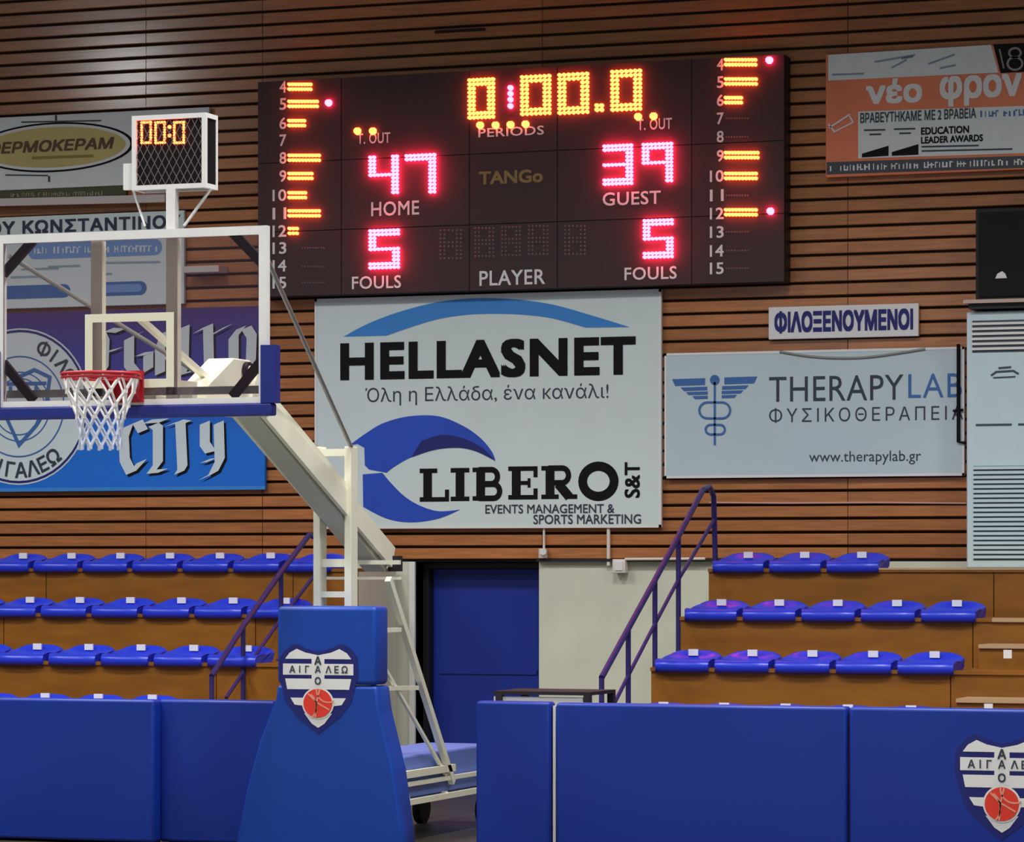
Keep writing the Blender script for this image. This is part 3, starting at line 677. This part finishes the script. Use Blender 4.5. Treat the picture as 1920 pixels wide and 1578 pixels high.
MB().box((xa+.08, YA-.004, f(798)), (WX(1897, YA), YA+.001, f(794))).box((WX(1909, YA), YA-.004, f(798)), (xb-.08, YA+.001, f(794))).build('panel_seam', M_acline, ac)
mb = MB(); g = lambda x, y: P(x, y, YA-.003); stroke(mb, [(1858, 704), (1868, 697), (1900, 695), (1910, 701)], 4, g); stroke(mb, [(1872, 690), (1896, 688)], 4, g); stroke(mb, [(1862, 708), (1904, 706)], 3, g); mb.build('badge', M_acline, ac)
sh = thing('wall_shelf', P(1900, 580, 28.3), 'dark shelf with a pale front edge above the air conditioner', 'shelf')
zs = P(1804, 562, 27.98).z
MB().box((WX(1806, 27.98), 27.98, zs-.03), (xb+.1, YW, zs)).build('shelf_board', M_shelf, sh)
MB().box((WX(1815, 28.0), 28.02, zs-.075), (xb+.05, YW, zs-.03)).build('shelf_support', M_blackm, sh)
sp = thing('loudspeaker', P(1900, 555, 28.2), 'black box loudspeaker standing on the shelf at the right edge', 'speaker')
xs = WX(1829, 28.1); zt2 = P(1829, 392, 28.1).z
MB().box((xs, 28.1, zs), (xs+.75, 28.5, zt2)).build('cabinet', M_spk, sp, bevel=.012)
MB().box((xs+.03, 28.085, zs+.03), (xs+.72, 28.1, zt2-.03)).build('grille_cloth', mat('speaker_cloth', (16, 16, 18), .9, bump=.4, scale=300), sp)
mb = MB(); mb.poly([P(1866, 522, 28.08), P(1888, 521, 28.08), P(1885, 513, 28.08), P(1879, 508, 28.08), P(1870, 513, 28.08)]); mb.build('badge', M_whitep, sp, label='small white badge')
# ------------------------------------------------------------------ padded barriers
YP = 21.28; PT = .12
def crest(parent, cx, cy, k, Y):             # shield emblem in pixel units around (cx, cy)
    X0 = WX(cx, Y); z0 = P(cx, cy, Y).z; sc = Y/ray(cx, cy).y/F*k; sx = sc/(.9205 if cx < 1000 else .97)
    def g(yy): return lambda x, y: (X0+x*sx, yy, z0-y*sc)
    A = [(-70, -53), (-56, -70), (-40, -79), (-24, -72), (0, -66), (24, -72), (40, -79), (56, -72), (70, -55)]
    pts = spline(A)+[(71, -20), (65, 0), (58, 26), (38, 52), (0, 82), (-38, 52), (-58, 26), (-65, 0), (-71, -20)]
    big = [(x*1.05, y*1.05) for x, y in pts]
    MB().poly([g(Y-.003)(*p) for p in big]).build('crest_shield', M_blue3, parent)
    def R(a, b, c, d, m, yy, nm='crest_band'): MB().poly([g(yy)(a, b), g(yy)(c, b), g(yy)(c, d), g(yy)(a, d)]).build(nm, m, parent)
    y1 = Y-.006
    for s in (-1, 1):
        MB().poly([g(y1)(s*x, y) for x, y in ((0, -62), (24, -67), (40, -74), (54, -66), (62, -55), (0, -55))]).build('crest_band', M_whitep, parent)
        MB().poly([g(y1)(s*x, y) for x, y in ((0, -18), (62, -18), (58, 2), (0, 2))]).build('crest_band', M_whitep, parent)
        MB().poly([g(y1)(s*x, y) for x, y in ((20, 18), (52, 18), (44, 31), (28, 33))]).build('crest_band', M_whitep, parent)
        MB().poly([g(y1)(s*x, y) for x, y in ((26, 47), (0, 50), (0, 74), (12, 66))]).build('crest_band', M_whitep, parent)
    R(-66, -46, 66, -25, M_whitep, y1-.0005); R(-12, -56, 12, -2, M_whitep, y1-.001)
    mb = MB(); V = [('Α', 0, -52, 15), ('Ο', 0, -14, 13)]
    for ch, x, y, s in V: glyph_at(mb, ch, X0+x*sx, z0-y*sc, s*sc, 0, Y-.009, .03)
    for ch, x in zip('ΑΙΓΑΛΕΩ', (-48, -34, -20, 0, 20, 35, 50)): glyph_at(mb, ch, X0+x*sx, z0+35.5*sc, 13*sc, 0, Y-.009, .02)
    mb.build('lettering', M_ink2, parent)
    for r, mm, yy, nm in ((30, M_whitep, Y-.009, 'ball_outline'), (27, mat('ball_red', (188, 46, 32), .5), Y-.012, 'ball_emblem')):
        MB().poly([g(yy)(r*math.cos(t*math.pi/16), 28+r*math.sin(t*math.pi/16)) for t in range(32)]).build(nm, mm, parent)
    mb = MB(); gg = g(Y-.015)
    stroke(mb, [(-18, 10), (-2, 26), (22, 40)], 2.5, gg); stroke(mb, arc(-24, 34, 22, 26, -60, 50, 10), 2.5, gg); stroke(mb, arc(20, 4, 22, 22, 60, 190, 10), 2.5, gg); stroke(mb, [(-4, 54), (-2, 26), (4, 2)], 2.5, gg)
    mb.build('ball_seam', mat('ball_line', (228, 130, 110), .5), parent)
def barrier(x0, x1, label, H=1.0, yo=0):
    xa, xb = WX(x0, YP), WX(x1, YP)
    b = thing('padded_barrier', ((xa+xb)/2, YP+yo, 0), label, 'barrier')
    MB().box((xa+.006, YP+yo, .015), (xb-.006, YP+yo+PT, H)).build('pad', M_pad, b, bevel=.022, seg=3)
    MB().box((xa+.03, YP+yo+PT-.01, .0), (xb-.03, YP+yo+PT+.03, H-.1)).build('back_board', M_blackm, b)
    return b
barrier(-330, 290, 'blue padded barrier panel at the far left', 1.002)
barrier(283, 505, 'narrow blue padded barrier panel left of the basketball stand', 1.002, .11)
barrier(890, 1033, 'narrow blue padded barrier panel right of the basketball stand', 1.026)
barrier(1040, 1590, 'wide blue padded barrier panel without emblem in the right half', 1.022)
b4 = barrier(1590, 2200, 'blue padded barrier panel with shield crest at the lower right', 1.022)
crest(b4, 1879, 1474, 1.17, YP)
# white joint between two panels
xj0, xj1 = WX(1034, YP)-.0, WX(1039, YP); tag(MB().box((xj0, YP+.03, .02), (xj1, YP+PT, 1.0)).build('joint_strip', M_whitep, origin=(xj0, YP, 0)), 'thin white strip between two barrier panels', 'strip')
# ------------------------------------------------------------------ black framed table behind the barrier
tbk = thing('scorer_table', P(1058, 1320, 23.6), 'black framed table top behind the narrow right barrier panel', 'table')
a = P(1008, 1296, 23.6); bb = P(1106, 1296, 23.6); zt3 = a.z
MB().box((a.x-.35, 23.6, zt3-.025), (bb.x, 24.2, zt3)).build('table_top', M_blackm, tbk)
MB().box((a.x-.35, 23.62, zt3-.075), (bb.x-.06, 23.64, zt3-.04)).build('white_panel', M_frame, tbk)
for xx in (a.x-.33, bb.x-.05):
    for yy in (23.6, 24.15): MB().box((xx, yy, 0), (xx+.05, yy+.05, zt3-.025)).build('leg', M_blackm, tbk)
# ------------------------------------------------------------------ basketball hoop
XC, BY = -9.134, 18.40
hp = thing('basketball_hoop', (XC, 21.6, 0), 'portable basketball stand with glass backboard, red rim and blue padded column', 'basketball hoop')
BZ0, BZ1 = 2.885, 3.93
M_glass = bpy.data.materials.new('clear_board'); M_glass.use_nodes = True; nt = M_glass.node_tree; nt.nodes.clear()
out = nt.nodes.new('ShaderNodeOutputMaterial'); tp = nt.nodes.new('ShaderNodeBsdfTransparent'); tp.inputs[0].default_value = (.985, .955, .965, 1)
gl = nt.nodes.new('ShaderNodeBsdfGlossy'); gl.inputs['Roughness'].default_value = .04; gl.inputs[0].default_value = (1, 1, 1, 1)
df = nt.nodes.new('ShaderNodeBsdfDiffuse'); df.inputs[0].default_value = (.34, .24, .34, 1)  # faint purple haze: reflection and a little dust put into the pane's colour
fr = nt.nodes.new('ShaderNodeFresnel'); fr.inputs[0].default_value = 1.45; m1 = nt.nodes.new('ShaderNodeMixShader'); m2 = nt.nodes.new('ShaderNodeMixShader')
m2.inputs[0].default_value = .045; nt.links.new(tp.outputs[0], m2.inputs[1]); nt.links.new(df.outputs[0], m2.inputs[2])
nt.links.new(fr.outputs[0], m1.inputs[0]); nt.links.new(m2.outputs[0], m1.inputs[1]); nt.links.new(gl.outputs[0], m1.inputs[2]); nt.links.new(m1.outputs[0], out.inputs[0])
bbd = MB().box((XC-.885, BY+.004, BZ0+.03), (XC+.885, BY+.016, BZ1-.03)).build('backboard', M_glass, hp, label='clear glass pane')
fw = .052
MB().box((XC-.9, BY, BZ1-fw), (XC+.9, BY+.045, BZ1)).box((XC-.9, BY, BZ0), (XC+.9, BY+.045, BZ0+.035)).box((XC-.9, BY, BZ0+.035), (XC-.9+fw, BY+.045, BZ1-fw)).box((XC+.9-fw, BY, BZ0+.035), (XC+.9, BY+.045, BZ1-fw)).build('board_frame', M_frame, hp)
tz0, tz1, tw = 2.99, 3.435, .05; mb = MB(); y0, y1 = BY+.0005, BY+.0035
for (a, b, c, d) in ((-.295, tz0, -.295+tw, tz1), (.295-tw, tz0, .295, tz1), (-.295+tw, tz1-tw, .295-tw, tz1), (-.295+tw, tz0, .295-tw, tz0+tw)): mb.box((XC+a, y0, b), (XC+c, y1, d))
mb.build('target_square', M_line, hp)
for sx in (-1, 1):                                  # dark corner braces behind the glass
    for (za, zb_, ) in ((BZ1-.03, BZ1-.24), (BZ0+.04, BZ0+.28)):
        MB().beam((XC+sx*.66, BY+.04, za), (XC+sx*.875, BY+.04, zb_), .03, .055, up=(sx*1, 0, 1 if za > 3.5 else -1)).build('corner_brace', M_ink, hp)
for sx, zt_ in ((-.25, BZ1-.05), (.25, BZ1+.25)):
    MB().box((XC+sx-.03, BY+.05, BZ0+.02), (XC+sx+.045, BY+.10, zt_ if sx < 0 else BZ1-.01)).build('board_post', M_paint, hp)
MB().box((XC-.86, BY+.05, BZ0+.06), (XC+.86, BY+.09, BZ0+.105)).build('cross_bar', M_grey, hp)
MB().box((XC-.93, BY-.015, BZ0-.075), (XC+.935, BY+.07, BZ0-.001)).build('bottom_pad', M_paddark, hp, bevel=.012)
MB().box((XC+.905, BY-.015, BZ0-.001), (XC+.955, BY+.07, BZ0+.34)).box((XC+.865, BY-.014, BZ0-.001), (XC+.905, BY-.001, BZ0+.34)).build('side_pad', M_paddark, hp)
MB().box((XC-.955, BY-.015, BZ0-.001), (XC-.905, BY+.07, BZ0+.34)).box((XC-.905, BY-.014, BZ0-.001), (XC-.865, BY-.001, BZ0+.34)).build('side_pad', M_paddark, hp)
# rim and net
RY, RZc, RR = BY-.15-.225, 3.05, .225
ringp = [(XC+RR*math.cos(t*2*math.pi/32), RY+RR*math.sin(t*2*math.pi/32), RZc) for t in range(32)]
rm = MB(); rm.tube(ringp, .011, 8, closed=True); rim = rm.build('rim', M_red, hp)
mb = MB(); mb.box((XC-.10, BY-.02, 2.90), (XC+.10, BY-.001, 3.09)).box((XC-.09, BY-.16, 3.03), (XC+.09, BY-.02, 3.055))
for s in (-1, 1): mb.add([(XC+s*.085+o, y, z) for o in (-.004, .004) for y, z in ((BY-.02, 2.91), (BY-.02, 3.03), (BY-.2, 3.03))], [(0, 1, 2), (5, 4, 3), (0, 3, 4, 1), (1, 4, 5, 2), (2, 5, 3, 0)]); mb.tube([(XC+s*.09, BY-.02, 3.04), (XC+s*.15, RY+.165, 3.045)], .01, 6)
mb.build('rim_bracket', M_red, hp)
mb = MB(); mb.tube([(x, y, RZc-.02) for x, y, z in ringp], .009, 6, closed=True); mb.build('rim_wire', M_red, hp)
lv = [(.225, 3.04), (.20, 2.95), (.165, 2.87), (.14, 2.80), (.125, 2.74), (.12, 2.68), (.125, 2.62)]
def netpt(i, k): r, z = lv[k]; a = 2*math.pi*(i+.5*(k % 2))/12; return (XC+r*math.cos(a), RY+r*math.sin(a), z)
for nm, ks, mm, rr in (('net', (0, 1, 2), M_net, .0075), ('lower_net', (3, 4, 5), M_net2, .007)):
    mb = MB()
    for k in ks:
        for i in range(12):
            for dlt in ((0, -1) if k % 2 == 0 else (0, 1)): mb.tube([netpt(i, k), netpt(i+dlt, k+1)], rr, 5)
            a = netpt(i, k+1); mb.tube([(a[0], a[1], a[2]+.014), (a[0], a[1], a[2]-.014)], rr*1.5, 5)
    mb.build(nm, mm, hp)
# support: head bracket, arms, mast
MB().box((XC-.13, BY+.10, 2.885), (XC+.13, 20.15, 2.95)).build('head_beam', M_paint, hp, bevel=.006)
MB().box((XC-.25, BY+.10, 2.99), (XC-.20, BY+.35, 3.04)).box((XC+.20, BY+.10, 2.99), (XC+.25, BY+.35, 3.04)).box((XC-.25, BY+.35, 2.94), (XC+.25, BY+.42, 3.04)).build('head_frame', M_paint, hp)
hd = MB().prism_x([(19.3, 2.95), (20.25, 2.90), (20.32, 2.98), (20.1, 3.15), (19.95, 3.24), (19.7, 3.24), (19.5, 3.14), (19.3, 3.04)], XC-.09, XC+.09).build('arm_head', M_paint, hp, bevel=.008)
pv = MB(); c = Vector((XC+.095, 19.87, 3.17)); pv.tube([c, c+Vector((.03, 0, 0))], .055, 14); pv.build('pivot_disc', M_ink, hd)
MB().tube([c+Vector((.02, 0, 0)), c+Vector((.04, 0, 0))], .03, 12).build('pivot_cap', M_paint, hd)
MB().beam((XC, BY+.12, 3.42), (XC, 19.75, 3.02), .035, .035).build('head_stay', M_paint, hp)
def arm(nm, a, b, wd, h, m=M_paint, dx=0): return MB().beam((XC+dx, a[0], a[1]), (XC+dx, b[0], b[1]), wd, h).build(nm, m, hp)
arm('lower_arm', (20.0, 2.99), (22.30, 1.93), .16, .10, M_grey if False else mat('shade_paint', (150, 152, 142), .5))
for s in (-1, 1):
    arm('side_channel', (19.95, 3.045), (22.34, 1.985), .03, .15, dx=s*.10)
    arm('upper_arm', (20.02, 3.125), (21.62, 2.42), .035, .05, dx=s*.085)
    # struts from the board corners to the mast
    MB().tube([(XC+s*.84, BY+.06, BZ1-.12), (XC+s*.12, 21.56, 2.73)], .015, 8).build('stay_rod', M_grey, hp)
    MB().box((XC+s*.115-.025, 21.5, .30), (XC+s*.115+.025, 21.62, 2.74)).build('mast', M_paint, hp, bevel=.004, seg=1)
for z, h in ((2.70, .05), (1.945, .055), (1.73, .04)): MB().box((XC-.09, 21.52, z-h/2), (XC+.09, 21.60, z+h/2)).build('mast_rung', M_paint, hp)
for s, X in ((-1, XC-.3), (1, XC+.3)):
    D = XC+.3; q = lambda x, y: (X, Q(x, y, D).y, Q(x, y, D).z)
    MB().beam(q(690, 1230), q(762, 1500), .04, .055).build('front_strut', M_paint, hp)
    tA, tB = Vector(q(728, 1085)), Vector(q(848, 1466))
    if s < 0: tA = tA.lerp(tB, .22)
    MB().beam(tA, tB, .04, .05).build('rear_strut', M_paint, hp)
    MB().beam(q(712, 1236), q(836, 1452), .02, .025).build('diagonal_brace', M_paint, hp)
    MB().beam(q(705, 1182), q(750, 1180), .025, .03).build('tie_bar', M_paint, hp)
    MB().beam(q(730, 1290), q(782, 1289), .03, .03).build('tie_bar', M_paint, hp)
    a0 = q(742, 1450); a1 = q(850, 1450)
    MB().beam((X, a0[1], .47), (X, a1[1], .47), .04, .05).build('base_rail', M_paint, hp)
    zb0 = .275
    MB().beam((X, 21.9, zb0), (X, 24.3, zb0), .04, .04).build('base_rail', M_paint, hp)
    MB().beam((X, 21.9, .40), (X, 24.3, .40), .03, .03).build('base_rail', M_paint, hp)
MB().beam((XC-.3, 22.0, 1.95), (XC+.3, 22.0, 1.95), .03, .03).build('tie_bar', M_paint, hp)
MB().beam((XC-.3, 22.02, 1.84), (XC+.3, 22.02, 1.84), .02, .02).build('tie_bar', M_paint, hp)
for yy in (22.1, 22.9): MB().beam((XC-.3, yy, .28), (XC+.3, yy, .28), .05, .05).build('tie_bar', M_paint, hp)
rp = Q(742, 1055, XC+.12); MB().box((XC+.08, rp.y-.05, rp.z-.06), (XC+.16, rp.y+.03, rp.z+.05)).build('hinge', M_blackm, hp)
MB().box((XC-.27, 22.15, .29), (XC+.27, 23.9, .60)).build('counterweight', mat('slate_blue_paint', (76, 96, 158), .5, var=.1), hp, bevel=.02)
for s in (-1, 1):
    for yy in (22.1, 23.8): MB().tube([(XC+s*.25-.03, yy, .115), (XC+s*.25+.03, yy, .115)], .115, 16).build('wheel', M_ink, hp)
    MB().box((XC+s*.25-.02, 22.05, .115), (XC+s*.25+.02, 22.15, .26)).build('wheel_fork', M_blackm, hp)
# padded column
cxm = XC; YF = 21.25
p1, p2 = WX(519, YF), WX(706, YF); zt4 = P(612, 1136, YF).z; zmid = P(612, 1284, YF).z
MB().box((p1, YF, zmid+.004), (p2, YF+.22, zt4)).build('upper_pad', M_padc, hp, bevel=.03, seg=3)
q1, q2 = WX(441, YF), WX(757, YF)
zl = zmid-.004
prof = [(p1, zl), (p1-.01, P(600, 1310, YF).z), (WX(486, YF), P(600, 1390, YF).z), (WX(462, YF), P(600, 1480, YF).z), (q1, .02), (q2, .02), (WX(752, YF), P(600, 1545, YF).z), (WX(738, YF), P(600, 1440, YF).z), (p2+.02, P(600, 1330, YF).z), (p2, zl)]
MB().prism_y(prof, YF, YF+.24).build('lower_pad', M_padc, hp, bevel=.02, seg=2)
crest(hp, 597, 1290, 1.0, YF)
# ------------------------------------------------------------------ shot clock
YC = 18.46
ck = thing('shot_clock', P(318, 425, YC), 'white framed shot clock with amber zeros mounted above the backboard', 'clock')
g0 = uvmap(247, 214, 386, 354, YC); A, Bq = g0(0, 0), g0(1, 1); t = .028; dp = .17
xa, xb, za, zb_ = A[0], Bq[0], A[2], Bq[2]
MB().box((xa+t, YC+.02, za+t), (xb-.005, YC+dp-.02, zb_-t)).build('case', M_ink, ck)
mb = MB()
for yy in (YC, YC+dp-t*.8):
    mb.box((xa, yy, za), (xb, yy+t*.8, za+t)).box((xa, yy, zb_-t), (xb, yy+t*.8, zb_)).box((xa, yy, za+t), (xa+t, yy+t*.8, zb_-t)).box((xb-t, yy, za+t), (xb, yy+t*.8, zb_-t))
for xx in (xa, xb-t):
    for zz in (za, zb_-t): mb.box((xx, YC+t*.8, zz), (xx+t, YC+dp-t*.8, zz+t))
mb.build('frame', M_frame, ck)
mb = MB(); n = 13; W, H = xb-xa-2*t, zb_-za-2*t
g = lambda x, z: (xa+t+x, YC+.006, za+t+z)
for i in range(-n, n+1):
    for sg in (1, -1):
        x0_ = i*W/9; x1_ = x0_+sg*H*.55; pts = []
        a_, b_ = (x0_, 0), (x1_, H)
        def clip(a, b):
            (ax, az), (bx, bz) = a, b; t0, t1 = 0, 1; dx = bx-ax
            if abs(dx) < 1e-9: return None
            ta, tb_ = (0-ax)/dx, (W-ax)/dx; ta, tb_ = min(ta, tb_), max(ta, tb_); t0, t1 = max(t0, ta), min(t1, tb_)
            return None if t0 >= t1 else ((ax+dx*t0, az+(bz-az)*t0), (ax+dx*t1, az+(bz-az)*t1))
        c_ = clip(a_, b_)
        if c_: stroke(mb, c_, .0042, g)
mb.build('guard_mesh', mat('mesh_grey', (96, 90, 90), .5), ck)
YD = YC+.018
for ch, a, b in (('0', 264, 285), ('0', 290, 311), ('0', 325, 347)): digit(ch, a, 227, b, 270, YD, M_amber, ck, nx=5, ny=9, lw=1, r=.46, h=.012)
mb = MB()
for y in (238, 254): p = P(318, y, YD); dot(mb, p.x, p.z, YD, .012, h=.012, n=8)
mb.build('colon', M_amber, ck)
pz0 = BZ1+.001
MB().box((XC+.215, YC, pz0), (XC+.275, YC+.05, za)).build('clock_post', M_frame, ck)
MB().tube([P(397, 352, YC+.1), P(345, 424, YC+.05)], .010, 6).build('brace', M_frame, ck)
MB().tube([P(250, 357, YC+.1), P(272, 424, YC+.05)], .008, 6).build('brace', M_frame, ck)
MB().box(P(231, 356, YC+.06), P(247, 306, YC+.06)+Vector((0, .03, 0))).build('side_bracket', M_frame, ck)
